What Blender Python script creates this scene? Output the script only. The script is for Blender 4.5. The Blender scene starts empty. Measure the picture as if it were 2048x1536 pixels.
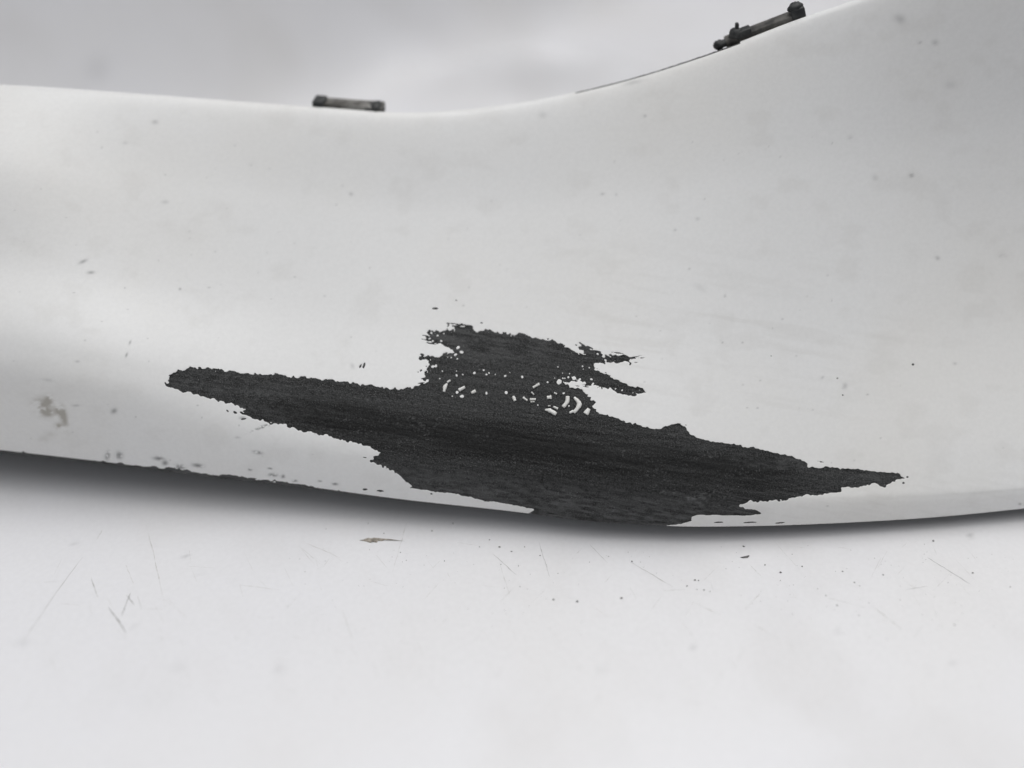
import bpy, bmesh, math, random
import numpy as np
from mathutils import Vector, Matrix

scene = bpy.context.scene
R = math.radians

# ------------------------------------------------------------------ camera
PITCH = 40.0
CAM = np.array([0.0, -0.29, 0.34])
HFOV = 60.0
FPX = 1024 / math.tan(R(HFOV / 2))          # focal length in photo pixels (2048 wide)
cd = bpy.data.cameras.new("camera")
cam = bpy.data.objects.new("camera", cd)
scene.collection.objects.link(cam)
cam.location = CAM
cam.rotation_euler = (R(90 - PITCH), 0, 0)
cd.sensor_width = 36
cd.lens = 18 / math.tan(R(HFOV / 2))
cd.clip_start = 0.01
cd.clip_end = 100
cd.dof.use_dof = True
cd.dof.focus_distance = 0.428
cd.dof.aperture_fstop = 1.3
scene.camera = cam

# ------------------------------------------------------------------ daylight: overcast sky and a soft sun
SUN_EL, SUN_AZ = 76.0, 10.0                 # behind the bumper, a little to the right
world = bpy.data.worlds.new("World")
scene.world = world
world.use_nodes = True
wn = world.node_tree
bg = wn.nodes["Background"]
sky = wn.nodes.new("ShaderNodeTexSky")
sky.sky_type = 'NISHITA'
sky.sun_disc = False
sky.sun_elevation = R(SUN_EL)
sky.sun_rotation = R(SUN_AZ)
sky.air_density = 1.0
sky.dust_density = 5.0
hs = wn.nodes.new("ShaderNodeHueSaturation")   # overcast: the blue washed out of the sky
hs.inputs["Saturation"].default_value = 0.12
wn.links.new(sky.outputs[0], hs.inputs["Color"])
wn.links.new(hs.outputs[0], bg.inputs["Color"])
bg.inputs["Strength"].default_value = 0.10
sd = bpy.data.lights.new("sun", 'SUN')
sd.energy = 1.12
sd.angle = R(80)
sd.color = (1.0, 0.995, 0.985)
sun = bpy.data.objects.new("sun", sd)
scene.collection.objects.link(sun)
sv = Vector((math.sin(R(SUN_AZ)) * math.cos(R(SUN_EL)), math.cos(R(SUN_AZ)) * math.cos(R(SUN_EL)), math.sin(R(SUN_EL))))
sun.rotation_euler = sv.to_track_quat('Z', 'Y').to_euler()
scene.view_settings.view_transform = 'Standard'
scene.view_settings.look = 'None'
scene.view_settings.exposure = 0.02
scene.view_settings.gamma = 1.0

# ------------------------------------------------------------------ helpers
rng = np.random.default_rng(11)
random.seed(5)
FWD = np.array([0, math.cos(R(PITCH)), -math.sin(R(PITCH))])
UP = np.array([0, math.sin(R(PITCH)), math.cos(R(PITCH))])


def ray(px, py):
    """direction from the viewpoint of the photograph through photo pixel (px, py)"""
    px, py = np.asarray(px, float), np.asarray(py, float)
    return FWD * FPX + np.stack([px - 1024, 0 * px, 0 * px], -1) - UP * (py - 768)[..., None]


def at_y(px, py, y):
    d = ray(px, py)
    return CAM + d * ((y - CAM[1]) / d[..., 1])[..., None]


def at_z(px, py, z):
    d = ray(px, py)
    return CAM + d * ((z - CAM[2]) / d[..., 2])[..., None]


def project(P):
    v = P - CAM
    dep = v @ FWD
    return 1024 + FPX * v[..., 0] / dep, 768 - FPX * (v @ UP) / dep


def pchip(xs, ys, x):
    """smooth shape-preserving interpolation"""
    xs, ys = np.asarray(xs, float), np.asarray(ys, float)
    h = np.diff(xs); s = np.diff(ys) / h
    m = np.empty_like(ys)
    m[0], m[-1] = s[0], s[-1]
    m[1:-1] = (s[:-1] * h[1:] + s[1:] * h[:-1]) / (h[1:] + h[:-1])
    i = np.clip(np.searchsorted(xs, x) - 1, 0, len(xs) - 2)
    t = (x - xs[i]) / h[i]
    t2, t3 = t * t, t * t * t
    return ((2 * t3 - 3 * t2 + 1) * ys[i] + (t3 - 2 * t2 + t) * h[i] * m[i]
            + (-2 * t3 + 3 * t2) * ys[i + 1] + (t3 - t2) * h[i] * m[i + 1])


LAT = rng.random((256, 256))


def vnoise(x, y, seed=0):
    x = x + seed * 37.31; y = y + seed * 91.7
    xi, yi = np.floor(x).astype(int), np.floor(y).astype(int)
    fx, fy = x - xi, y - yi
    fx = fx * fx * (3 - 2 * fx); fy = fy * fy * (3 - 2 * fy)
    a = LAT[xi % 256, yi % 256]; b = LAT[(xi + 1) % 256, yi % 256]
    c = LAT[xi % 256, (yi + 1) % 256]; d = LAT[(xi + 1) % 256, (yi + 1) % 256]
    return (a * (1 - fx) + b * fx) * (1 - fy) + (c * (1 - fx) + d * fx) * fy


def fbm(x, y, octs=4, seed=0):
    s, a, t = 0, 1.0, 0
    for o in range(octs):
        s = s + a * vnoise(x * 2 ** o, y * 2 ** o, seed + o); t += a; a *= 0.5
    return s / t


def sstep(a, b, x):
    t = np.clip((x - a) / (b - a), 0, 1)
    return t * t * (3 - 2 * t)


def link(o, parent=None):
    scene.collection.objects.link(o)
    if parent: o.parent = parent
    return o


def np_mesh(name, V, loops, sizes, mat, parent=None, attrs=None, uv=None, smooth=True):
    me = bpy.data.meshes.new(name)
    V = np.asarray(V, np.float32); loops = np.asarray(loops, np.int32); sizes = np.asarray(sizes, np.int32)
    me.vertices.add(len(V)); me.vertices.foreach_set("co", V.ravel())
    me.loops.add(len(loops)); me.loops.foreach_set("vertex_index", loops)
    me.polygons.add(len(sizes))
    me.polygons.foreach_set("loop_start", np.concatenate([[0], np.cumsum(sizes)[:-1]]).astype(np.int32))
    me.polygons.foreach_set("loop_total", sizes)
    me.polygons.foreach_set("use_smooth", np.full(len(sizes), smooth))
    for k, a in (attrs or {}).items():
        at = me.attributes.new(k, 'FLOAT', 'POINT'); at.data.foreach_set("value", np.asarray(a, np.float32))
    if uv is not None:
        ul = me.uv_layers.new(name="uv"); ul.data.foreach_set("uv", np.asarray(uv, np.float32)[loops].ravel())
    me.update(); me.validate()
    me.materials.append(mat)
    return link(bpy.data.objects.new(name, me), parent)


def bm_obj(name, bm, mat, parent=None, smooth=True):
    me = bpy.data.meshes.new(name)
    bmesh.ops.recalc_face_normals(bm, faces=bm.faces[:])
    bm.to_mesh(me); bm.free()
    for p in me.polygons: p.use_smooth = smooth
    me.materials.append(mat)
    return link(bpy.data.objects.new(name, me), parent)


def tag(o, label=None, category=None, group=None, kind=None):
    for k, v in (("label", label), ("category", category), ("group", group), ("kind", kind)):
        if v: o[k] = v
    return o


# ------------------------------------------------------------------ materials
def new_mat(name):
    m = bpy.data.materials.new(name); m.use_nodes = True
    nt = m.node_tree
    return m, nt, nt.nodes["Principled BSDF"]


def nd(nt, kind, **ins):
    n = nt.nodes.new(kind)
    for k, v in ins.items():
        if k in n.inputs: n.inputs[k].default_value = v
        else: setattr(n, k, v)
    return n


def ramp(nt, src, stops):
    r = nt.nodes.new("ShaderNodeValToRGB")
    el = r.color_ramp.elements
    while len(el) < len(stops): el.new(0.5)
    for e, (p, c) in zip(el, stops):
        e.position = p; e.color = (c, c, c, 1) if not isinstance(c, tuple) else (*c, 1)
    nt.links.new(src, r.inputs[0])
    return r.outputs[0]


def mixc(nt, fac, a, b, mode='MIX'):
    m = nt.nodes.new("ShaderNodeMix"); m.data_type = 'RGBA'; m.blend_type = mode
    for s, v in ((m.inputs[0], fac), (m.inputs[6], a), (m.inputs[7], b)):
        if isinstance(v, bpy.types.NodeSocket): nt.links.new(v, s)
        elif isinstance(v, tuple): s.default_value = (*v, 1)
        else: s.default_value = v
    return m.outputs[2]


def white_mat(name, base, warm, dirtcol, rough, scale):
    m, nt, b = new_mat(name)
    tc = nd(nt, "ShaderNodeTexCoord")
    n1 = nd(nt, "ShaderNodeTexNoise", Scale=scale, Detail=4.0)
    nt.links.new(tc.outputs["Object"], n1.inputs["Vector"])
    n2 = nd(nt, "ShaderNodeTexNoise", Scale=scale * 60, Detail=2.0)
    nt.links.new(tc.outputs["Object"], n2.inputs["Vector"])
    col = mixc(nt, ramp(nt, n1.outputs[0], [(0.42, 0.0), (0.72, 1.0)]), base, warm)
    fine = ramp(nt, n2.outputs[0], [(0.3, 0.965), (0.7, 1.0)])
    col = mixc(nt, 1.0, col, fine, 'MULTIPLY')
    at = nd(nt, "ShaderNodeAttribute", attribute_name="dirt")
    at2 = nd(nt, "ShaderNodeAttribute", attribute_name="mark")
    col = mixc(nt, at.outputs["Fac"], col, dirtcol)
    col = mixc(nt, at2.outputs["Fac"], col, (0.06, 0.06, 0.065))
    nt.links.new(col, b.inputs["Base Color"])
    r = ramp(nt, n1.outputs[0], [(0.35, rough), (0.75, rough + 0.14)])
    nt.links.new(r, b.inputs["Roughness"])
    bp = nd(nt, "ShaderNodeBump", Strength=0.04, Distance=0.0004)
    n3 = nd(nt, "ShaderNodeTexNoise", Scale=900.0, Detail=2.0)
    nt.links.new(tc.outputs["Object"], n3.inputs["Vector"])
    nt.links.new(n3.outputs[0], bp.inputs["Height"])
    nt.links.new(bp.outputs[0], b.inputs["Normal"])
    return m


M_PAINT = white_mat("white_paint", (0.83, 0.831, 0.825), (0.81, 0.803, 0.783), (0.34, 0.315, 0.27), 0.30, 9.0)
M_TABLE = white_mat("white_sheet", (0.765, 0.765, 0.785), (0.755, 0.75, 0.755), (0.36, 0.33, 0.29), 0.28, 7.0)


def plastic_mat():
    m, nt, b = new_mat("scraped_black_plastic")
    uv = nd(nt, "ShaderNodeUVMap", uv_map="uv")
    mp = nd(nt, "ShaderNodeMapping")
    mp.inputs["Rotation"].default_value = (0, 0, R(7))
    mp.inputs["Scale"].default_value = (9, 190, 1)
    nt.links.new(uv.outputs[0], mp.inputs[0])
    st = nd(nt, "ShaderNodeTexNoise", Scale=1.0, Detail=5.0, Roughness=0.65)
    nt.links.new(mp.outputs[0], st.inputs["Vector"])
    gr = nd(nt, "ShaderNodeTexNoise", Scale=1500.0, Detail=2.0, Roughness=0.7)
    nt.links.new(uv.outputs[0], gr.inputs["Vector"])
    g2 = nd(nt, "ShaderNodeTexNoise", Scale=520.0, Detail=3.0, Roughness=0.7)
    nt.links.new(uv.outputs[0], g2.inputs["Vector"])
    bd = nd(nt, "ShaderNodeTexNoise", Scale=22.0, Detail=2.0)
    nt.links.new(uv.outputs[0], bd.inputs["Vector"])
    c = mixc(nt, ramp(nt, st.outputs[0], [(0.36, 0.0), (0.62, 1.0)]), (0.009, 0.009, 0.009), (0.040, 0.041, 0.041))
    wo = nd(nt, "ShaderNodeAttribute", attribute_name="polish")
    gl = nd(nt, "ShaderNodeTexNoise", Scale=1900.0, Detail=1.0)
    nt.links.new(uv.outputs[0], gl.inputs["Vector"])
    c = mixc(nt, ramp(nt, gr.outputs[0], [(0.46, 0.0), (0.70, 1.0)]), c, (0.085, 0.087, 0.088))
    c = mixc(nt, ramp(nt, g2.outputs[0], [(0.37, 0.6), (0.47, 0.0)]), c, (0.006, 0.006, 0.006))
    c = mixc(nt, ramp(nt, gl.outputs[0], [(0.70, 0.0), (0.76, 0.8)]), c, (0.30, 0.30, 0.30))
    c = mixc(nt, wo.outputs["Fac"], c, mixc(nt, 1.0, c, (0.22, 0.22, 0.22), 'MULTIPLY'))
    sp = nd(nt, "ShaderNodeAttribute", attribute_name="dust")
    c = mixc(nt, sp.outputs["Fac"], c, (0.15, 0.152, 0.153))
    nt.links.new(c, b.inputs["Base Color"])
    b.inputs["Roughness"].default_value = 0.62
    b.inputs["Specular IOR Level"].default_value = 0.22
    bp = nd(nt, "ShaderNodeBump", Strength=0.4, Distance=0.0004)
    nt.links.new(gr.outputs[0], bp.inputs["Height"])
    bp2 = nd(nt, "ShaderNodeBump", Strength=0.5, Distance=0.0012)
    nt.links.new(g2.outputs[0], bp2.inputs["Height"])
    nt.links.new(bp.outputs[0], bp2.inputs["Normal"])
    nt.links.new(bp2.outputs[0], b.inputs["Normal"])
    return m


M_BARE = plastic_mat()


def simple_mat(name, c0, c1, rough, scale, metal=0.0):
    m, nt, b = new_mat(name)
    tc = nd(nt, "ShaderNodeTexCoord")
    n = nd(nt, "ShaderNodeTexNoise", Scale=scale, Detail=4.0)
    nt.links.new(tc.outputs["Object"], n.inputs["Vector"])
    nt.links.new(mixc(nt, ramp(nt, n.outputs[0], [(0.4, 0.0), (0.62, 1.0)]), c0, c1), b.inputs["Base Color"])
    b.inputs["Roughness"].default_value = rough
    b.inputs["Metallic"].default_value = metal
    return m


M_CLIP = simple_mat("dirty_clip_metal", (0.06, 0.056, 0.048), (0.24, 0.235, 0.22), 0.6, 140)
M_CLIP2 = simple_mat("dark_clip_metal", (0.018, 0.017, 0.015), (0.12, 0.115, 0.105), 0.6, 110)
M_LUG = simple_mat("black_clip_plastic", (0.006, 0.008, 0.009), (0.035, 0.037, 0.036), 0.5, 200)
M_BACK = simple_mat("black_plastic_back", (0.02, 0.02, 0.021), (0.035, 0.035, 0.035), 0.6, 60)
M_FLAKE = simple_mat("white_flake", (0.80, 0.80, 0.78), (0.74, 0.73, 0.70), 0.4, 300)
M_BROWN = simple_mat("brown_flake", (0.22, 0.20, 0.17), (0.42, 0.38, 0.33), 0.8, 700)
M_GRIT = simple_mat("grey_grit", (0.10, 0.10, 0.10), (0.26, 0.25, 0.24), 0.8, 400)

# ------------------------------------------------------------------ the bumper's surface
X = np.array([-320, 0, 200, 400, 600, 800, 1000, 1200, 1350, 1500, 1700, 1850, 2048, 2360], float)
CONT = [862, 897, 920, 945, 969, 996, 1018, 1042, 1051, 1051, 1044, 1035, 1016, 975]
ZCON = [.030, .028, .026, .023, .020, .0165, .014, .012, .0105, .0095, .0085, .0082, .0088, .013]
CREX = [-320, 0, 160, 330, 500, 750, 1000, 1300, 1600, 1820, 2048, 2360]
CREY = [650, 708, 734, 768, 800, 838, 878, 922, 955, 962, 950, 905]
CDY = [.008, .009, .011, .014, .017, .018, .017, .014, .011, .008, .007, .007]
TOPX = [-320, 0, 300, 620, 840, 1000, 1200, 1440, 1600, 1720, 2048, 2360]
TOPY = [168, 172, 192, 216, 228, 214, 176, 103, 42, 2, -110, -190]
TDY = [.124, .125, .134, .140, .143, 0.149, .155, .156, .153, .149, .132, .125]
# bulge (+) or hollow (-) of the face between crease and top edge, in metres

BX = [-320, 0, 220, 420, 800, 1200, 1600, 2048, 2360]
BU1 = [.001, .002, -.003, -.004, -.004, -.005, -.008, -.022, -.026]
BU2 = [.006, .009, .000, -.002, -.004, -.005, -.008, -.024, -.028]


cols = np.concatenate([np.linspace(-320, -10, 28), np.arange(-6, 2054, 2.0), np.linspace(2060, 2360, 28)])


def profile_rows(x):
    """control points of the section at photo column x (vectorised): (rows, n, 3)"""
    cont = at_z(x, pchip(X, CONT, x), 0.0)
    zc = pchip(X, ZCON, x)
    cont = at_z(x, pchip(X, CONT, x), zc)
    yc = cont[:, 1]
    crea = at_y(x, pchip(CREX, CREY, x), yc + pchip(CREX, CDY, x))
    top = at_y(x, pchip(TOPX, TOPY, x), yc + pchip(TOPX, TDY, x))
    mid = at_y(x, 0.5 * (pchip(X, CONT, x) + pchip(CREX, CREY, x)), yc + 0.32 * pchip(CREX, CDY, x))
    ch = top - crea
    nrm = np.stack([0 * x, -ch[:, 2], ch[:, 1]], -1)
    nrm /= np.linalg.norm(nrm, axis=1)[:, None]
    f1 = crea + ch * 0.33 + nrm * pchip(BX, BU1, x)[:, None]
    f2 = crea + ch * 0.68 + nrm * pchip(BX, BU2, x)[:, None]
    off = lambda p, y, z: p + np.array([0, y, z])
    u2 = off(cont, .075, 0); u2[:, 2] = .0012; u1 = off(cont, 0, 0); rd = pchip(X, [.008, .007, .0065, .006, .005, .004, .003, .002, .0010, .0006, .0005, .0005, .0005, .0005], x); u1[:, 1] += rd * .45; u1[:, 2] -= rd
    b1 = off(top, .003, 0); b1[:, 2] += -.0012 + .00036 * sstep(1080, 1440, x); b2 = off(top, .010, -.012); b3 = off(top, .012, -.03)
    cr0 = crea + (mid - crea) * .22; cr1 = crea + (f1 - crea) * .13
    return np.stack([u2, u1, cont, mid, cr0, cr1, f1, f2, top, b1, b2, b3])


CP = profile_rows(cols)                                    # (12, n, 3)
T_CP = np.array([0, 1, 1.6, 2.3, 2.84, 3.16, 4.2, 5.4, 6.6, 6.9, 7.2, 7.6])
tr = np.concatenate([np.linspace(0, 1.3, 9)[:-1], np.linspace(1.3, 3.2, 190)[:-1], np.linspace(3.2, 4.4, 150)[:-1],
                     np.linspace(4.4, 6.55, 165)[:-1], np.linspace(6.55, 7.6, 26)])


def spline_rows(T, CPts, t):
    h = np.diff(T)
    s = np.diff(CPts, axis=0) / h[:, None, None]
    m = np.empty_like(CPts); m[0], m[-1] = s[0], s[-1]
    m[1:-1] = (s[:-1] * h[1:, None, None] + s[1:] * h[:-1, None, None]) / (h[1:] + h[:-1])[:, None, None]
    m[1] = .5 * s[1]; m[2] = .5 * s[1] + .25 * s[2]      # keep the turned-under lip tight
    i = np.clip(np.searchsorted(T, t) - 1, 0, len(T) - 2)
    u = ((t - T[i]) / h[i])[:, None, None]; hh = h[i][:, None, None]
    return ((2 * u**3 - 3 * u**2 + 1) * CPts[i] + (u**3 - 2 * u**2 + u) * hh * m[i]
            + (-2 * u**3 + 3 * u**2) * CPts[i + 1] + (u**3 - u**2) * hh * m[i + 1])


S = spline_rows(T_CP, CP, tr)                              # (rows, cols, 3)
NR, NC = S.shape[:2]
S[..., 2] = np.maximum(S[..., 2], 0.0012)
dU = np.gradient(S, axis=1); dV = np.gradient(S, axis=0)
NRM = np.cross(dU, dV); NRM /= np.linalg.norm(NRM, axis=-1)[..., None]
PX, PY = project(S)
arc = np.concatenate([np.zeros((1, NC)), np.cumsum(np.linalg.norm(np.diff(S, axis=0), axis=-1), axis=0)])
UV = np.stack([S[..., 0] + 1.0, arc + 0.3], -1)

# ------------------------------------------------------------------ where the paint is scraped off
MAIN = [(331, 749), (341, 761), (330, 767), (331, 773), (355, 779), (382, 787), (409, 794), (437, 801), (461, 805), (486, 816), (495, 823), (480, 824), (497, 834), (519, 841), (546, 848), (569, 850), (584, 856), (614, 861), (642, 869), (669, 875), (696, 882), (724, 888), (743, 895), (765, 907), (751, 912), (739, 919), (751, 929), (770, 938), (789, 944), (803, 955), (814, 965), (825, 972), (818, 977), (863, 983), (918, 990), (969, 1002), (1024, 1010), (1065, 1018), (1068, 1020), (1058, 1026), (1058, 1062), (1300, 1075), (1333, 1052), (1363, 1048), (1383, 1043), (1384, 1034), (1396, 1030), (1442, 1031), (1491, 1032), (1519, 1029), (1524, 1027), (1511, 1020), (1491, 1017), (1478, 1012), (1491, 1006), (1532, 1002), (1587, 998), (1594, 992), (1634, 990), (1683, 984), (1686, 977), (1716, 975), (1748, 968), (1770, 973), (1776, 969), (1792, 962), (1811, 956), (1798, 947), (1765, 943), (1710, 939), (1655, 935), (1614, 933), (1617, 927), (1601, 919), (1573, 910), (1532, 901), (1491, 893), (1450, 887), (1415, 880), (1383, 872), (1374, 861), (1363, 852), (1346, 848), (1330, 851), (1324, 857), (1306, 860), (1289, 854), (1251, 842), (1227, 834), (1196, 827), (1186, 816), (1179, 811), (1191, 809), (1188, 804), (1175, 795), (1164, 789), (1166, 783), (1147, 778), (1128, 771), (1129, 764), (1142, 761), (1155, 761), (1166, 765), (1180, 771), (1196, 774), (1221, 778), (1243, 786), (1265, 791), (1276, 789), (1291, 786), (1284, 778), (1265, 772), (1237, 760), (1216, 750), (1196, 739), (1186, 730), (1205, 726), (1221, 723), (1237, 724), (1252, 723), (1258, 735), (1263, 718), (1248, 711), (1227, 711), (1205, 707), (1191, 702), (1177, 696), (1158, 690), (1153, 694), (1169, 705), (1166, 709), (1150, 702), (1134, 694), (1117, 686), (1098, 681), (1087, 682), (1073, 677), (1054, 672), (1052, 666), (1035, 667), (1013, 666), (991, 664), (975, 659), (953, 661), (942, 657), (944, 651), (923, 649), (894, 646), (893, 652), (915, 656), (887, 661), (855, 657), (851, 668), (866, 672), (845, 677), (863, 685), (882, 687), (898, 696), (909, 702), (896, 708), (868, 712), (841, 709), (842, 716), (855, 723), (859, 734), (852, 742), (851, 753), (846, 759), (860, 764), (841, 772), (816, 776), (798, 779), (765, 776), (724, 767), (683, 764), (628, 756), (573, 750), (532, 749), (478, 746), (437, 739), (393, 734), (377, 737), (357, 741), (349, 748)]

Z2 = lambda X_, Y_: (800 + X_ / 3.657, 600 + Y_ / 3.657)
# small round spots of paint left standing inside the scrape: (x, y, radius) in the scale of an enlarged detail
SPOTS = [(310, 520, 6), (413, 520, 4), (413, 552, 7), (460, 545, 5), (543, 535, 8), (612, 512, 6), (632, 545, 6), (650, 533, 6), (697, 545, 5), (770, 555, 7), (802, 530, 4), (893, 563, 8), (1155, 490, 5), (1080, 600, 7), (1190, 573, 6), (1205, 572, 5), (1240, 540, 5), (1232, 565, 7), (1272, 572, 12), (1315, 580, 8), (1400, 580, 8), (1350, 607, 9), (1165, 598, 16), (1410, 615, 8), (1575, 650, 6), (1625, 660, 6), (375, 420, 5), (420, 430, 6), (240, 487, 9), (262, 482, 9), (200, 590, 9), (450, 380, 10), (405, 400, 9), (425, 348, 10), (1435, 510, 8), (1335, 485, 6), (1385, 495, 5), (1490, 410, 9), (1503, 442, 8), (1340, 505, 5), (1188, 535, 4), (230, 240, 7), (210, 262, 6), (250, 225, 6), (195, 245, 5), (275, 260, 6), (300, 300, 7), (240, 300, 7), (175, 415, 7), (290, 575, 5), (418, 675, 9), (455, 703, 11), (632, 682, 8), (382, 703, 5), (778, 677, 9), (1197, 682, 7), (1008, 768, 5), (1235, 775, 6), (1130, 570, 4), (320, 245, 5), (1445, 395, 6), (1540, 415, 5), (1475, 385, 5)]
rng2 = np.random.default_rng(3)

GX0, GY0, GW, GH = -10, 560, 2070, 520
gx, gy = np.meshgrid(np.arange(GX0, GX0 + GW), np.arange(GY0, GY0 + GH))


def fill_poly(poly):
    m = np.zeros(gx.shape, bool)
    n = len(poly)
    for i in range(n):
        x1, y1 = poly[i]; x2, y2 = poly[(i + 1) % n]
        if y1 == y2: continue
        a, b = (y1, y2) if y1 < y2 else (y2, y1)
        r0, r1 = max(0, int(math.ceil(a - GY0))), min(GH, int(math.ceil(b - GY0)))
        for r in range(r0, r1):
            xc = x1 + (r + GY0 - y1) * (x2 - x1) / (y2 - y1)
            c = int(math.ceil(xc - GX0))
            m[r, max(0, c):] ^= True
    return m


def blur(a, r, n=2):
    for _ in range(n):
        for ax in (0, 1):
            acc = np.zeros_like(a)
            for k in range(-r, r + 1): acc += np.roll(a, k, ax)
            a = acc / (2 * r + 1)
    return a


solid = fill_poly(MAIN).astype(float)
wide = blur(solid, 5)
islet = sstep(800, 850, gx) * (1 - sstep(1280, 1320, gx)) * (1 - sstep(775, 800, gy))
smooth_low = sstep(0, 25, gy - (905 + (gx - 760) * 0.13)) * (gx > 800)
amp = (1.0 - 0.35 * sstep(1200, 1350, gx)) * (1 - 0.72 * smooth_low)
# torn outline: the traced edge displaced by fine noise
wx = (fbm(gx / 6.0, gy / 5.0, 3, 1) - .5) * 10 * amp + (fbm(gx / 15.0, gy / 9.0, 2, 2) - .5) * 12 * amp
wy = (fbm(gx / 5.0, gy / 5.0, 3, 6) - .5) * 11 * amp + (fbm(gx / 14.0, gy / 9.0, 2, 9) - .5) * 8 * amp
qx = np.clip(gx - GX0 + wx, 0, GW - 2).round().astype(int); qy = np.clip(gy - GY0 + wy, 0, GH - 2).round().astype(int)
field = blur(solid[qy, qx], 1, 1)
streaky = fbm((gx * 0.99 + gy * 0.14) / 26.0, (gy * 0.99 - gx * 0.14) / 3.0, 3, 7) - 0.5
edge = np.clip(1 - np.abs(wide - 0.5) * 2, 0, 1)
field = field + streaky * 1.5 * islet * edge
# specks flung off round the upper islet
cell = vnoise(gx / 3.2, gy / 2.8, 20)
near = np.clip(1 - np.abs(wide - 0.35) * 3.2, 0, 1) * islet
field = np.where((cell > 0.83) & (near > 0.15), np.maximum(field, (cell - 0.83) * 4 * near + 0.4), field)
pits = vnoise(gx / 3.4, gy / 3.0, 31)
nearin = np.clip(1 - np.abs(wide - 0.72) * 3.6, 0, 1) * islet
field = np.where((pits > 0.86) & (nearin > 0.2), np.minimum(field, 0.3), field)


def put(x, y, rx, ry, ang=0, val=1.0, rough=0.25):
    """soft ellipse into the field: val 1 = scraped bare, 0 = paint standing"""
    global field
    m = int(max(rx, ry) * 2 + 6)
    c0, c1 = max(0, int(x) - GX0 - m), min(GW, int(x) - GX0 + m)
    r0, r1 = max(0, int(y) - GY0 - m), min(GH, int(y) - GY0 + m)
    if c0 >= c1 or r0 >= r1: return
    X_, Y_ = gx[r0:r1, c0:c1] - x, gy[r0:r1, c0:c1] - y
    ca, sa = math.cos(R(ang)), math.sin(R(ang))
    d = np.sqrt(((X_ * ca + Y_ * sa) / rx) ** 2 + ((-X_ * sa + Y_ * ca) / ry) ** 2)
    d = d + (fbm((X_ + x) / 3.0, (Y_ + y) / 3.0, 2, 5) - 0.5) * rough * 2
    s = min(rx, ry)
    f = np.clip(0.5 + (1 - d) * s * 0.5, 0, 1)
    w = field[r0:r1, c0:c1]
    field[r0:r1, c0:c1] = np.maximum(w, f) if val else np.minimum(w, 1 - f)


for (a, b, r) in SPOTS:
    q_ = rng2.uniform(.75, 1.25); put(*Z2(a, b), r / 3.0 * q_, r / 3.3 / q_, rng2.uniform(-60, 60), 0, .32)
# chips and nicks in the paint round the scrape (x, y, rx, ry, angle)
CHIPS = [(870, 617, 7, 2.4, 3), (912, 601, 2.4, 1.6, 0), (721, 732, 5.0, 1.7, -62), (728, 731, 6.5, 2.0, -68), (455, 822, 4.2, 1.7, 45), (470, 825, 4.5, 2.2, 30), (483, 826, 5, 2.2, 30), (487, 838, 5, 1.5, -10), (1437, 1045, 9, 1.7, -3), (1500, 1045, 13, 1.6, -3), (1560, 1046, 11, 1.5, -5), (1826, 729, 3.2, 2.0, 0), (1970, 448, 3.5, 2.0, 0), (1686, 790, 2.5, 1.6, 0), (1675, 757, 2.2, 1.5, 0), (1542, 712, 1.6, 1.4, 0), (1642, 924, 8, 1.1, 8), (1815, 954, 3, 1.8, 10), (1807, 966, 2.6, 2, 0), (1275, 713, 10, 0.9, -4), (1284, 716, 9, 0.8, -6), (1271, 725, 6, 0.9, -3), (1160, 686, 3, 1.5, 20), (1152, 690, 3, 1.3, 30), (842, 741, 3.2, 1.5, -30), (836, 744, 1.6, 1.3, 0), (1358, 848, 4, 1.4, 5), (1372, 850, 2, 1.2, 0), (1172, 774, 8, 0.9, 4), (1156, 772, 7, 0.8, 4), (963, 646, 2.5, 1.6, 0), (1096, 678, 2, 1.4, 0), (729, 915, 5, 1.2, 10), (852, 680, 10, 1.1, 14), (862, 687, 10, 1.2, 12), (850, 671, 8, 1.1, 6), (905, 647, 12, 1.2, 4), (925, 650, 14, 1.6, 4), (845, 714, 7, 1.2, 8), (1235, 706, 14, 1.2, 6), (1262, 716, 14, 1.3, 4), (1285, 783, 8, 1.1, 12), (1165, 689, 8, 1.4, 28), (1180, 695, 9, 1.5, 26), (842, 766, 8, 1.1, -10), (1140, 781, 12, 1.1, 8),
         (317, 917, 9, 3.2, 5), (395, 931, 9, 3.2, 8), (515, 905, 8, 2.6, 10), (546, 950, 8, 2.8, 5), (566, 953, 3, 3.2, 60), (500, 939, 3.5, 2, 10), (540, 937, 4, 1.5, 10), (670, 968, 5, 2.2, 5), (730, 979, 5, 2.4, 5), (760, 982, 7, 2.4, 5), (640, 962, 3, 1.6, 5), (215, 912, 4, 7, 10), (238, 911, 6, 6, -20), (330, 926, 5, 4, 0), (360, 934, 8, 4, 8), (590, 962, 4, 2, 0), (863, 988, 2.5, 2, 0)]
SOFT = [c for c in CHIPS if c[0] < 700 and c[1] > 900]
for c in CHIPS:
    if c not in SOFT: put(*c, 1, 0.35)
# paint worn off along the lower rim, left half
rim = pchip(X, CONT, gx.ravel().astype(float)).reshape(gx.shape)
wear = fbm(gx / 16.0, gy / 8.0, 4, 3) - 0.5
rimf = np.clip(0.5 + (gy - rim + 5.5 * sstep(200, 330, gx) * (1 - sstep(560, 760, gx)) + wear * 15 - 5) / 4, 0, 1) * (gx < 800)
rimf = np.where(gy - rim > -22, rimf, 0)
field = np.maximum(field, rimf)
field = np.where((gy > 1075) | (gy < 565), np.where(gx < 800, field, 0), field)


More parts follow.
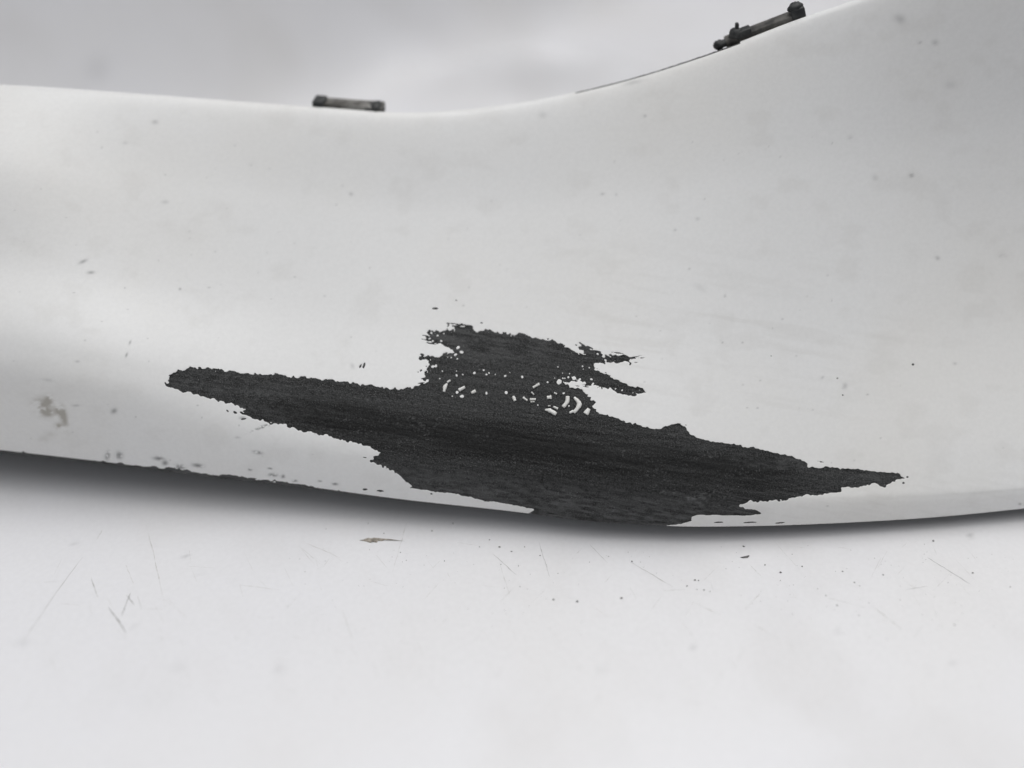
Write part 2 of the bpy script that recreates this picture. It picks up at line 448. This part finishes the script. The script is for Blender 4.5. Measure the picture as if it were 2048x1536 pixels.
def sample(img, px, py, outside=0.0):
    x, y = px - GX0, py - GY0
    ok = (x > 0) & (x < GW - 2) & (y > 0) & (y < GH - 2)
    x = np.clip(x, 0, GW - 2.001); y = np.clip(y, 0, GH - 2.001)
    xi, yi = x.astype(int), y.astype(int); fx, fy = x - xi, y - yi
    v = (img[yi, xi] * (1 - fx) + img[yi, xi + 1] * fx) * (1 - fy) + (img[yi + 1, xi] * (1 - fx) + img[yi + 1, xi + 1] * fx) * fy
    return np.where(ok, v, outside)


front = ((tr > 1.52) & (tr < 6.5))[:, None]
MASK = np.where(front, sample(field, PX, PY), 0.0)
MASK = np.where((tr > 6.63)[:, None] & (PX > 1150) & (PX < 1480), 1.0, MASK)       # thin black line along part of the top edge
under = (tr <= 1.52)[:, None]  & (PX < 9999)
MASK = np.where(under, 1.0, MASK)

# ------------------------------------------------------------------ dirt and scuffs on the paint
dirt = np.zeros((NR, NC)); mark = np.zeros((NR, NC))


def blob(P, Q, x, y, rx, ry, ang=0, soft=1.0):
    ca, sa = math.cos(R(ang)), math.sin(R(ang))
    d = ((P - x) * ca + (Q - y) * sa) ** 2 / rx**2 + (-(P - x) * sa + (Q - y) * ca) ** 2 / ry**2
    return np.exp(-d * soft)


nz = fbm(PX / 14, PY / 10, 4, 9)
smudge = sum(blob(PX, PY, *a) for a in [(82, 812, 17, 14, 30), (98, 800, 10, 10, -40), (96, 826, 12, 8, 10), (118, 822, 12, 9, 40), (128, 836, 7, 22, -15), (117, 852, 8, 6, 0)])
dirt += np.clip(smudge, 0, 1) * sstep(0.28, 0.66, nz) * 0.85
dirt += blob(PX, PY, 103, 868, 14, 6) * nz * .3 + blob(PX, PY, 88, 880, 16, 10) * nz * .3
for (x, y, rx, ry, a, s) in [(310, 244, 8, 5, 0, .35), (330, 404, 9, 4, 0, .25), (250, 286, 7, 4, 0, .2), (702, 388, 5, 4, 20, .35), (166, 523, 11, 4, -25, .5), (182, 545, 9, 4, -5, .5), (228, 822, 8, 6, -30, .55), (152, 811, 9, 3, 0, .3), (95, 760, 14, 4, 10, .18),
                             (1823, 351, 6, 4, 0, .5), (1205, 388, 5, 3, 0, .35), (1875, 516, 6, 4, 20, .4), (2006, 512, 6, 4, 20, .35), (1450, 592, 3, 3, 0, .4), (1870, 85, 8, 6, 0, .3), (1800, 38, 14, 10, 30, .3), (1290, 232, 4, 3, 0, .4), (1265, 165, 24, 5, -12, .3), (1085, 230, 10, 8, 0, .16),
                             (1900, 170, 14, 10, 0, .15), (1700, 275, 6, 4, 0, .2), (1840, 85, 6, 3, 0, .3), (1750, 355, 8, 8, 0, .16), (1395, 438, 5, 3, 0, .3), (1350, 460, 4, 3, 0, .3), (1400, 575, 16, 8, 30, .12), (260, 685, 2.5, 6, 20, .5), (253, 710, 2.5, 6, 20, .6), (155, 723, 6, 3, 0, .3), (360, 578, 3, 3, 0, .5), (418, 575, 4, 2, 0, .3), (1910, 727, 5, 3, 0, .3), (1445, 685, 2.5, 2, 0, .45), (1485, 685, 2.5, 2, 0, .45), (1690, 772, 6, 7, 0, .3), (1645, 755, 5, 3, -40, .3), (1515, 816, 3, 2, 0, .4), (1735, 789, 3, 2, 0, .4), (1565, 638, 3, 2, 0, .35), (705, 732, 5, 8, -30, .22), (485, 836, 8, 4, 0, .5), (475, 875, 7, 3, 0, .25), (405, 740, 3, 2, 0, .3), (1655, 550, 3, 2, 0, .3), (2040, 1008, 4, 3, 0, .5), (1655, 1012, 3, 2, 0, .3)]:
    mark += blob(PX, PY, x, y, rx * .8, ry * .8, a) * s
for (x, y, rx, ry, a) in SOFT:
    mark += blob(PX, PY, x, y, rx * 1.15, ry * 1.2, a) * .75 * sstep(.2, .5, fbm(PX / 4, PY / 4, 2, 17))
# random fine specks
rs = np.random.default_rng(77)
for k in range(150):
    x, y = rs.uniform(20, 2030), rs.uniform(240, 930)
    i0 = np.searchsorted(cols, x); a, b = max(0, i0 - 8), min(NC, i0 + 8)
    mark[:, a:b] += blob(PX[:, a:b], PY[:, a:b], x, y, rs.uniform(1.2, 2.6), rs.uniform(1.0, 2.0)) * rs.uniform(.08, .38)
# brushed graze near the lower rim
al = (PX - 512) * .93 - (PY - 859) * .36; ac = (PX - 512) * .36 + (PY - 859) * .93
mark += np.exp(-((al - 18) / 24) ** 2 - (ac / 2.6) ** 2) * sstep(.42, .6, fbm(PX / 3, PY / 3, 2, 14)) * .8
# rubbed-in grime, in long faint strokes right of the scrape
sx = (PX * .985 + PY * .17); sy = (PY * .985 - PX * .17)
gm = fbm(sx / 160, sy / 14, 4, 40)
dirt += sstep(.5, .75, gm) * .10 * np.exp(-(((PX - 1430) / 330) ** 2 + ((PY - 690) / 170) ** 2))
dirt += sstep(.55, .8, fbm(PX / 60, PY / 45, 4, 44)) * .07
dirt += .05 * sstep(880, 1000, PY) * sstep(.45, .7, fbm(sx / 60, sy / 8, 4, 49)) * (PX > 1380)
dirt, mark = np.clip(dirt, 0, .8), np.clip(mark, 0, .8)
front_only = ((tr > 1.3) & (tr < 6.7))[:, None]
dirt *= front_only; mark *= front_only


def skin_mesh(mask, iso=0.5):
    """quads of the grid where the paint stands, cut along the iso line of the mask"""
    idx = np.arange(NR * NC).reshape(NR, NC)
    inside = mask < iso
    a, b, c, d = idx[:-1, :-1], idx[:-1, 1:], idx[1:, 1:], idx[1:, :-1]
    cnt = inside[:-1, :-1].astype(int) + inside[:-1, 1:] + inside[1:, 1:] + inside[1:, :-1]
    full = cnt == 4
    quads = np.stack([a[full], b[full], c[full], d[full]], -1)
    mixed = np.argwhere((cnt > 0) & (cnt < 4))
    mf, inf = mask.ravel(), inside.ravel()
    newp, ekey, polys, rims = [], {}, [], []

    def cut(p, q):
        k = (p, q) if p < q else (q, p)
        if k not in ekey:
            p, q = k
            t = (iso - mf[p]) / (mf[q] - mf[p])
            newp.append((p, q, t)); ekey[k] = NR * NC + len(newp) - 1
        return ekey[k]
    for (r, cc) in mixed.tolist():
        ring = [r * NC + cc, r * NC + cc + 1, (r + 1) * NC + cc + 1, (r + 1) * NC + cc]
        poly, cuts = [], []
        for i in range(4):
            p, q = ring[i], ring[(i + 1) % 4]
            if inf[p]: poly.append(p)
            if inf[p] != inf[q]:
                k = cut(p, q); poly.append(k); cuts.append((k, bool(inf[p])))
        polys.append(poly)
        if len(cuts) == 2:
            (k0, i0), (k1, i1) = cuts
            rims.append((k0, k1) if i0 else (k1, k0))
    return quads, polys, newp, rims


def lerp_attr(A, newp):
    A = A.reshape(NR * NC, -1)
    if not newp: return A
    p = np.array([n[0] for n in newp]); q = np.array([n[1] for n in newp]); t = np.array([n[2] for n in newp])[:, None]
    return np.concatenate([A, A[p] * (1 - t) + A[q] * t])


bumper = link(bpy.data.objects.new("bumper_cover", None))
bumper.location = (0, 0.02, 0)
tag(bumper, "white painted car bumper cover with a long black scrape along its lower edge", "bumper")
BO = np.array([0, 0.02, 0])

quads, polys, newp, rims = skin_mesh(MASK)
V = lerp_attr(S, newp); NV = lerp_attr(NRM, newp)
DI, MK, UVA = lerp_attr(dirt, newp)[:, 0], lerp_attr(mark, newp)[:, 0], lerp_attr(UV, newp)
nV = len(V)
GAP = 0.00035
# the broken edge of the paint film drops to the plastic
rim_ids = sorted({k for e in rims for k in e}); rid = {k: nV + i for i, k in enumerate(rim_ids)}
V2 = V[rim_ids] - NV[rim_ids] * GAP
Vall = np.concatenate([V, V2]) - BO
ext = lambda A: np.concatenate([A, A[rim_ids]])
polys += [[k1, k0, rid[k0], rid[k1]] for k0, k1 in rims]
loops = np.concatenate([quads.ravel(), np.array([i for p in polys for i in p], int)])
sizes = np.concatenate([np.full(len(quads), 4), np.array([len(p) for p in polys], int)])
# drop unused vertices
used = np.zeros(len(Vall), bool); used[loops] = True
remap = np.cumsum(used) - 1
np_mesh("painted_skin", Vall[used], remap[loops], sizes, M_PAINT, bumper,
        {"dirt": ext(DI)[used], "mark": ext(MK)[used]}, ext(UVA)[used])

# the black plastic laid bare: runs on a little way under the paint
need = MASK > 0.02
for _ in range(2):
    n2 = need.copy(); n2[1:] |= need[:-1]; n2[:-1] |= need[1:]; n2[:, 1:] |= need[:, :-1]; n2[:, :-1] |= need[:, 1:]; need = n2
idx = np.arange(NR * NC).reshape(NR, NC)
k = need[:-1, :-1] & need[1:, :-1] & need[:-1, 1:] & need[1:, 1:]
q = np.stack([idx[:-1, :-1][k], idx[:-1, 1:][k], idx[1:, 1:][k], idx[1:, :-1][k]], -1)
rough = (fbm(PX / 3.0, PY / 3.0, 3, 60) - .5) * .00032 + (fbm(sx / 90, sy / 5, 3, 63) - .5) * .0004
deep = np.clip(MASK * 1.4, 0, 1)
SB = S - NRM * (GAP * .75 - np.minimum(rough * deep, GAP * .6))[..., None] - BO
dust = sstep(.74, .86, vnoise(PX / 2.6, PY / 2.6, 70)) * sstep(.5, .75, fbm(PX / 60, PY / 20, 3, 71)) * .35
dust += blob(PX, PY, 1400, 1000, 45, 16, -8) * sstep(.45, .7, fbm(PX / 6, PY / 4, 3, 72)) * .45
dust += .25 * sstep(.52, .72, fbm(sx / 50, sy / 3.2, 4, 75)) * sstep(950, 1010, PY)
# darker bands where the scrape ran deepest, lighter powdery zones towards the lower rim and in the upper islet
across = PY - (812 + (PX - 560) * .135)
polish = np.exp(-((across - 12) / 38) ** 2) * sstep(420, 700, PX) * (1 - sstep(1480, 1650, PX)) * (.35 + .9 * fbm(sx / 140, sy / 9, 3, 78))
polish += np.exp(-((across - 75) / 22) ** 2) * sstep(900, 1100, PX) * (1 - sstep(1500, 1640, PX)) * .55 * fbm(sx / 120, sy / 8, 3, 79)
polish = np.clip(polish * 1.15, 0, .9)
dust += .13 * (1 - sstep(480, 760, PX)) * sstep(.35, .65, fbm(PX / 10, PY / 8, 3, 83)) + .15 * sstep(1300, 1500, PX) * (across < -8) * sstep(.4, .65, fbm(sx / 20, sy / 6, 3, 84))
dust += .34 * sstep(50, 120, across) * sstep(.25, .7, fbm(sx / 16, sy / 4, 3, 81)) + .24 * (1 - sstep(700, 730, PY)) * sstep(.4, .62, fbm(sx / 40, sy / 5, 3, 82))
used = np.zeros(NR * NC, bool); used[q.ravel()] = True
remap = np.cumsum(used) - 1
np_mesh("bare_plastic", SB.reshape(-1, 3)[used], remap[q.ravel()], np.full(len(q), 4), M_BARE, bumper,
        {"dust": np.clip(dust, 0, 1).ravel()[used], "polish": polish.ravel()[used]}, UV.reshape(-1, 2)[used])

# back face of the moulding, 3 mm behind the paint
rr = np.unique(np.concatenate([np.arange(0, NR, 12), [NR - 1]])); ccs = np.unique(np.concatenate([np.arange(0, NC, 12), [NC - 1]]))
SI = (S - NRM * .003)[np.ix_(rr, ccs)] - BO
n_r, n_c = SI.shape[:2]
ii = np.arange(n_r * n_c).reshape(n_r, n_c)
qq = np.stack([ii[:-1, :-1].ravel(), ii[1:, :-1].ravel(), ii[1:, 1:].ravel(), ii[:-1, 1:].ravel()], -1)
np_mesh("inner_shell", SI.reshape(-1, 3), qq.ravel(), np.full(len(qq), 4), M_BACK, bumper)


# ------------------------------------------------------------------ curled shreds of paint still clinging in the scrape
def surf_at(px, py):
    c = int(np.argmin(np.abs(cols - px)))
    rows = np.where((tr > 1.4) & (tr < 6.6))[0]
    r = rows[int(np.argmin(np.abs(PY[rows, c] - py)))]
    return S[r, c], NRM[r, c]


def flake(pts, widths, lift=0.0003, curl=0.0):
    """a shred along a path of detail pixels with a width at each point"""
    n = 9
    P = np.array([Z2(*p) for p in pts], float); W = np.array(widths, float) / 3.657 / 2
    tt = np.linspace(0, len(P) - 1, n); k = np.arange(len(P))
    path = np.stack([np.interp(tt, k, P[:, 0]), np.interp(tt, k, P[:, 1])], -1)
    if len(P) > 2:
        path = np.stack([pchip(k, P[:, 0], tt), pchip(k, P[:, 1], tt)], -1)
    w = np.interp(tt, k, W)
    dt = np.gradient(path, axis=0); dt /= np.linalg.norm(dt, axis=1)[:, None] + 1e-9
    sd_ = np.stack([-dt[:, 1], dt[:, 0]], -1)
    bm = bmesh.new(); rows_ = []
    for i in range(n):
        jit = 1 + random.uniform(-.18, .18)
        line = []
        for s_, hgt in ((-1, 0), (0, 1), (1, 0)):
            q_ = path[i] + sd_[i] * w[i] * s_ * jit
            p_, n_ = surf_at(*q_)
            # exact place on the surface plane near that pixel
            dr = ray(q_[0], q_[1]); t_ = np.dot(p_ - CAM, n_) / np.dot(dr, n_)
            p_ = CAM + dr * t_
            e = math.sin(math.pi * i / (n - 1))
            line.append((bm.verts.new(p_ + n_ * (lift + .00045 * hgt + curl * e) - BO), bm.verts.new(p_ - n_ * .0002 - BO)))
        rows_.append(line)
    for i in range(n - 1):
        for j in range(2):
            a, b = rows_[i][j], rows_[i][j + 1]; c, d = rows_[i + 1][j + 1], rows_[i + 1][j]
            bm.faces.new((a[0], b[0], c[0], d[0])); bm.faces.new((a[1], d[1], c[1], b[1]))
        for j in (0, 2):
            a, d = rows_[i][j], rows_[i + 1][j]
            bm.faces.new((a[0], d[0], d[1], a[1]) if j == 0 else (a[0], a[1], d[1], d[0]))
    for i in (0, n - 1):
        for j in range(2):
            a, b = rows_[i][j], rows_[i][j + 1]
            bm.faces.new((a[0], a[1], b[1], b[0]))
    return bm_obj("paint_flake", bm, M_FLAKE, bumper)


for pts, w in [([(345, 612), (328, 638), (322, 672)], (12, 26, 16)), ([(368, 588), (345, 602)], (12, 14)), ([(430, 660), (475, 636)], (20, 20)), ([(522, 680), (553, 664)], (18, 20)),
               ([(828, 705), (842, 738)], (18, 24)), ([(900, 712), (932, 736)], (16, 12)), ([(950, 728), (994, 726)], (16, 14)), ([(955, 746), (985, 744)], (9, 8)),
               ([(972, 641), (1020, 613)], (14, 17)), ([(962, 674), (980, 692)], (9, 8)), ([(1076, 714), (1108, 710)], (24, 26)), ([(1127, 678), (1147, 689)], (10, 11)),
               ([(1060, 803), (1095, 808), (1143, 834)], (8, 30, 22)), ([(1122, 780), (1155, 795)], (12, 14)), ([(1082, 776), (1100, 774)], (7, 7)),
               ([(1226, 704), (1222, 745), (1192, 784)], (22, 32, 22)), ([(1274, 712), (1312, 762), (1272, 826)], (14, 34, 20)), ([(1240, 826), (1270, 810)], (14, 18)), ([(1358, 834), (1382, 796)], (40, 24))]:
    flake(pts, w)


# ------------------------------------------------------------------ retaining clips on the top edge
def box(bm, c, s, bev=0.0, seg=2, rot=None):
    g = bmesh.ops.create_cube(bm, size=1)
    vs = g['verts']
    bmesh.ops.scale(bm, vec=s, verts=vs)
    if bev:
        es = list({e for v in vs for e in v.link_edges})
        out = bmesh.ops.bevel(bm, geom=es, offset=bev, segments=seg, affect='EDGES', profile=.6)
        vs = list({v for f in out['faces'] for v in f.verts} | {v for v in vs if v.is_valid})
    if rot: bmesh.ops.rotate(bm, verts=vs, cent=(0, 0, 0), matrix=Matrix.Rotation(rot[0], 3, rot[1]))
    bmesh.ops.translate(bm, vec=c, verts=vs)


def ball(bm, c, s):
    g = bmesh.ops.create_uvsphere(bm, u_segments=16, v_segments=10, radius=1)
    bmesh.ops.scale(bm, vec=s, verts=g['verts'])
    for v in g['verts']: v.co *= 1 + random.uniform(-.14, .12)
    bmesh.ops.translate(bm, vec=c, verts=g['verts'])


def top_pt(px):
    return np.array([np.interp(px, cols, CP[8, :, k_]) for k_ in range(3)])


def clip(px0, px1, label, build):
    a, b = Vector(top_pt(px0)), Vector(top_pt(px1))
    e = link(bpy.data.objects.new("retaining_clip", None), bumper)
    T = (b - a).normalized(); Y = Vector((0, 1, 0)); Z = T.cross(Y).normalized(); Y = Z.cross(T)
    e.matrix_basis = Matrix.Translation((a + b) / 2 - Vector(BO) + Vector((0, .0042, -.0008))) @ Matrix((T, Y, Z)).transposed().to_4x4()
    e["label"] = label
    build(e, (b - a).length)


def build_flat(e, L):
    bm = bmesh.new()
    box(bm, (0, .0025, .0010), (L * .96, .009, .0034), .0008)
    box(bm, (-L * .02, -.0012, .0008), (L * .5, .0022, .0028), .0006)
    bm_obj("clip_body", bm, M_CLIP, e)
    bm = bmesh.new()
    box(bm, (-L * .42, .002, .0014), (L * .16, .0095, .0044), .0006); box(bm, (-L * .36, .002, .0028), (L * .07, .006, .0022), .0006)
    bm_obj("clip_lug", bm, M_LUG, e)
    bm = bmesh.new()
    ball(bm, (L * .38, .002, .0004), (L * .125, .0055, .0036)); box(bm, (L * .35, .002, .0004), (L * .24, .009, .003), .0006)
    bm_obj("clip_lug", bm, M_LUG, e)


def build_bolted(e, L):
    bm = bmesh.new()
    box(bm, (L * .02, .003, .0012), (L * .84, .008, .0040), .0010)
    box(bm, (L * .1, -.0006, -.0002), (L * .5, .002, .0022), .0006)
    bm_obj("clip_body", bm, M_CLIP2, e)
    bm = bmesh.new()
    ball(bm, (-L * .475, .002, .0016), (.0028, .003, .0024)); box(bm, (-L * .42, .002, .0015), (.007, .005, .0026), .0008)
    bm_obj("clip_lug", bm, M_LUG, e)
    bm = bmesh.new()
    ball(bm, (-L * .265, .002, .0036), (.0036, .0036, .0034)); box(bm, (-L * .24, .0025, .006), (.0018, .0025, .0055), .0006, rot=(R(14), 'Y'))
    box(bm, (-L * .2, .002, .0034), (.009, .006, .0034), .001)
    bm_obj("clip_tab", bm, M_LUG, e)
    bm = bmesh.new()
    box(bm, (L * .43, .002, .0024), (.0068, .007, .0066), .0012); ball(bm, (L * .42, .002, .0056), (.0036, .0034, .0024))
    bm_obj("bolt_head", bm, M_LUG, e)


clip(624, 767, "flat grey clip with a dark lug at each end on the dip of the top edge", build_flat)
clip(1440, 1616, "tilted dark clip with a bolt head on the rising right part of the top edge", build_bolted)

# ------------------------------------------------------------------ the white sheet it stands on
gxs = np.concatenate([np.linspace(-2.2, -.62, 30), np.linspace(-.6, .6, 400), np.linspace(.62, 2.2, 30)])
gys = np.concatenate([np.linspace(-1.6, -.24, 16), np.linspace(-.235, .14, 200), np.linspace(.145, 1.3, 150), np.linspace(1.32, 2.6, 24)])
TX, TY = np.meshgrid(gxs, gys)


def sheet_z(x, y):
    """flat in front; behind the bumper the sheet sweeps up, more steeply on the left"""
    y0 = .30 + .85 * sstep(-.50, .60, x)
    h = np.clip(y - y0, 0, None)
    z = 2.4 * h**2 / (h + .30)
    z = z + .050 * np.exp(-(((x - .035) / .11) ** 2 + ((y - .56) / .048) ** 2))  # added hump, shaped so its near slope shades a soft dark spot
    return z + .0006 * np.sin(x * 9 + 1) * np.sin(y * 7)


TZ = sheet_z(TX, TY)
P = np.stack([TX, TY, TZ], -1)
tPX, tPY = project(P)
fr = (TY > -.25)
tm = np.zeros_like(TX); td = np.zeros_like(TX)


def table_pt(px, py):
    p = at_z(px, py, 0.0); return p[0], p[1]


scratches = []


def scr(pts, w, s):
    """a scratch drawn through photo pixels: a hair-thin ribbon w metres wide"""
    Q = np.array([table_pt(*p) for p in pts]); n = 14
    t = np.linspace(0, len(Q) - 1, n); k = np.arange(len(Q))
    C = np.stack([np.interp(t, k, Q[:, 0]), np.interp(t, k, Q[:, 1])], -1) if len(Q) < 3 else np.stack([pchip(k, Q[:, 0], t), pchip(k, Q[:, 1], t)], -1)
    d = np.gradient(C, axis=0); d /= np.linalg.norm(d, axis=1)[:, None]
    sd_ = np.stack([-d[:, 1], d[:, 0]], -1)
    wd = .75 * w * np.sin(math.pi * np.linspace(.03, .97, n)) ** .6 * (.55 + .9 * np.array([random.random() for _ in range(n)]))
    C = C + sd_ * (np.array([random.uniform(-1, 1) for _ in range(n)]) * w * .35)[:, None]
    A, B = C + sd_ * wd[:, None] / 2, C - sd_ * wd[:, None] / 2
    scratches.append((A, B, s))


SCR = [([(216, 1215), (235, 1238), (252, 1268)], .0006, .42), ([(243, 1232), (262, 1185)], .0006, .5), ([(254, 1190), (268, 1210)], .0005, .55), ([(276, 1193), (283, 1220)], .0004, .3), ([(182, 1155), (196, 1195)], .0005, .3),
       ([(292, 1050), (310, 1120), (330, 1215)], .0005, .22), ([(165, 1115), (110, 1190), (45, 1285)], .0005, .25), ([(205, 1060), (193, 1080)], .0005, .22), ([(252, 1130), (268, 1170)], .0004, .2),
       ([(1260, 1123), (1345, 1173)], .0005, .35), ([(985, 1107), (1033, 1150)], .0005, .35), ([(1078, 1085), (1100, 1155)], .0005, .25), ([(1855, 1115), (1940, 1168)], .0005, .4), ([(1745, 1212), (1805, 1260)], .0006, .22), ([(1510, 1250), (1560, 1278)], .0006, .2), ([(1550, 1085), (1600, 1140)], .0004, .22), ([(1655, 1195), (1730, 1215)], .0004, .2), ([(1530, 1175), (1490, 1220)], .0004, .18), ([(1810, 1180), (1856, 1172)], .0004, .25),
       ([(610, 1085), (680, 1115)], .0004, .22), ([(685, 1220), (705, 1280)], .0006, .14), ([(815, 1040), (785, 1145)], .0005, .15), ([(1500, 1130), (1525, 1155)], .0004, .2), ([(480, 1170), (560, 1180)], .0004, .16), ([(1390, 1205), (1450, 1235)], .0004, .18), ([(1000, 1130), (1020, 1190)], .0004, .16), ([(1180, 1090), (1215, 1125)], .0004, .25)]
for a in SCR: scr(*a)
N_LONG = len(scratches)
r3 = np.random.default_rng(21)
for k in range(130):
    x, y = r3.uniform(60, 2000), r3.uniform(1085, 1400)
    a = r3.choice([.75, 1.0, 1.25, 2.2, .15]) + r3.uniform(-.2, .2); l = r3.uniform(12, 55)
    scr([(x, y), (x + l * math.cos(a), y + l * math.sin(a))], .00022, r3.uniform(.05, .2))
for (x, y, r_, s) in [(195, 137, 20, .2)]:
    m = np.exp(-(((tPX - x) / r_) ** 2 + ((tPY - y) / r_) ** 2)) * (TY > .3)
    tm = np.maximum(tm, m * s)
for (x, y, rx, ry, s) in [(152, 1088, 5, 4, .3), (270, 1255, 4, 3, .4), (45, 1285, 14, 7, .12), (1205, 1340, 9, 10, .1), (560, 1338, 10, 9, .14), (1387, 1294, 6, 5, .18), (1908, 1326, 6, 5, .2), (1678, 1262, 5, 4, .25), (355, 1335, 14, 10, .08), (1860, 1345, 8, 8, .05), (1240, 1500, 30, 30, .03), (300, 1400, 60, 30, .03), (370, 1112, 4, 4, .3), (465, 1158, 4, 6, .2), (1940, 1072, 5, 4, .35), (400, 1150, 3, 4, .2)]:
    m = np.exp(-(((tPX - x) / rx) ** 2 + ((tPY - y) / ry) ** 2)) * fr * (TY < .14)
    tm = np.maximum(tm, m * s)
td = sstep(.45, .8, fbm(TX * 17, TY * 17, 4, 90)) * .10 * fr
td += sstep(.56, .75, fbm(TX * 60 + TY * 25, TY * 40, 4, 93)) * .025 * fr
ii = np.arange(TX.size).reshape(TX.shape)
qq = np.stack([ii[:-1, :-1].ravel(), ii[:-1, 1:].ravel(), ii[1:, 1:].ravel(), ii[1:, :-1].ravel()], -1)
sheet = np_mesh("tabletop", P.reshape(-1, 3), qq.ravel(), np.full(len(qq), 4), M_TABLE, None,
                {"dirt": td.ravel(), "mark": np.clip(tm, 0, .8).ravel()})
tag(sheet, "scratched white glossy sheet under the bumper, sweeping up behind it", "tabletop", kind="structure")


def ribbon(name, items, mat):
    bm = bmesh.new()
    for (A, B, s_) in items:
        va = [bm.verts.new((*p, float(sheet_z(p[0], p[1])) + .00004)) for p in A]; vb = [bm.verts.new((*p, float(sheet_z(p[0], p[1])) + .00004)) for p in B]
        for i in range(len(va) - 1): bm.faces.new((va[i], vb[i], vb[i + 1], va[i + 1]))
    return bm_obj(name, bm, mat, sheet)


SM = [simple_mat("scratch_grey", (g, g, g * 1.01), (g * .75, g * .74, g * .72), .5, 300) for g in (.71, .58, .40)]
for it in scratches[:N_LONG]:
    ribbon("scratch", [it], SM[0] if it[2] < .24 else SM[1] if it[2] < .38 else SM[2])
tag(ribbon("fine_scratch", scratches[N_LONG:], SM[0]), kind="stuff")


# ------------------------------------------------------------------ loose bits on the sheet
def debris(name, outline, label, mat, thick):
    pts = [Vector((*table_pt(*p), 0)) for p in outline]
    c = sum(pts, Vector()) / len(pts)
    bm = bmesh.new()
    lo = [bm.verts.new(p - c + Vector((0, 0, .00005))) for p in pts]
    hi = [bm.verts.new((p - c) * .82 + Vector((0, 0, thick * random.uniform(.6, 1.3)))) for p in pts]
    cen = bm.verts.new((0, 0, thick * 1.3)); n = len(pts)
    for i in range(n):
        j = (i + 1) % n
        bm.faces.new((lo[i], lo[j], hi[j], hi[i])); bm.faces.new((hi[i], hi[j], cen))
    o = bm_obj(name, bm, mat, None, False)
    o.location = c
    return tag(o, label, "debris")


debris("brown_flake", [(718, 1081), (726, 1079.5), (733, 1076.5), (741, 1077.2), (747, 1075.4), (757, 1076.4), (766, 1077.2), (788, 1079.6), (809, 1082), (786, 1080.8), (770, 1079.4), (765, 1082.4), (756, 1082), (754, 1085.4), (744, 1083.8), (741, 1086), (733, 1083.6), (727, 1082.4)],
       "small brown flake with a thin tail lying on the white sheet below the bumper", M_BROWN, .0005)
debris("grey_splinter", [(1480, 1115), (1490, 1113), (1499, 1111), (1498, 1113.5), (1495, 1116), (1485, 1116.5)],
       "tiny grey splinter on the white sheet under the right end of the scrape", M_GRIT, .0004)

bm = bmesh.new()
GR = [(736, 1047, 2), (768, 1067, 1.5), (864, 1062, 2.6), (906, 1047, 2), (979, 1080, 2.2), (999, 1094, 2.6), (1023, 1103, 2.2), (959, 1094, 1.6), (1049, 1094, 1.8), (801, 1105, 1.6), (889, 1122, 1.8), (1002, 1129, 1.6), (1037, 1131, 1.4), (1107, 1199, 2.6), (1154, 1203, 2.8), (1243, 1196, 2.6), (1217, 1113, 1.6), (1264, 1123, 2.4), (1080, 1111, 1.6), (1116, 1147, 1.3), (1487, 1093, 3.0), (1561, 1145, 2.8), (1530, 1130, 2), (1390, 1160, 2.4), (1397, 1161, 1.8), (1374, 1172, 2), (1408, 1180, 2.2), (1420, 1183, 1.5), (1766, 1150, 2), (1709, 1165, 1.8), (1719, 1172, 1.5), (1652, 1191, 2), (1674, 1211, 1.8), (1945, 1146, 2.4), (1866, 1082, 2.8), (1909, 1250, 2.2), (1800, 1200, 1.4), (2020, 1174, 1.8), (1604, 1133, 2), (1685, 1143, 1.8), (1718, 1231, 1.6), (652, 1058, 1.4)]
r4 = random.Random(4)
for k in range(190):
    GR.append((r4.uniform(560, 2030), r4.triangular(1075, 1290, 1120), r4.uniform(.45, 1.1)))
for (x, y, r_) in GR:
    cx, cy = table_pt(x, y); s = r_ * .00016
    g = bmesh.ops.create_icosphere(bm, subdivisions=1, radius=s)
    for v in g['verts']: v.co *= r4.uniform(.7, 1.2)
    bmesh.ops.scale(bm, vec=(r4.uniform(.9, 1.6), r4.uniform(.9, 1.3), .6), verts=g['verts'])
    bmesh.ops.translate(bm, vec=(cx, cy, s * .4), verts=g['verts'])
grit = bm_obj("grit", bm, M_GRIT, None, False)
tag(grit, "fine dark grit scattered over the white sheet in front of the bumper", "grit", kind="stuff")
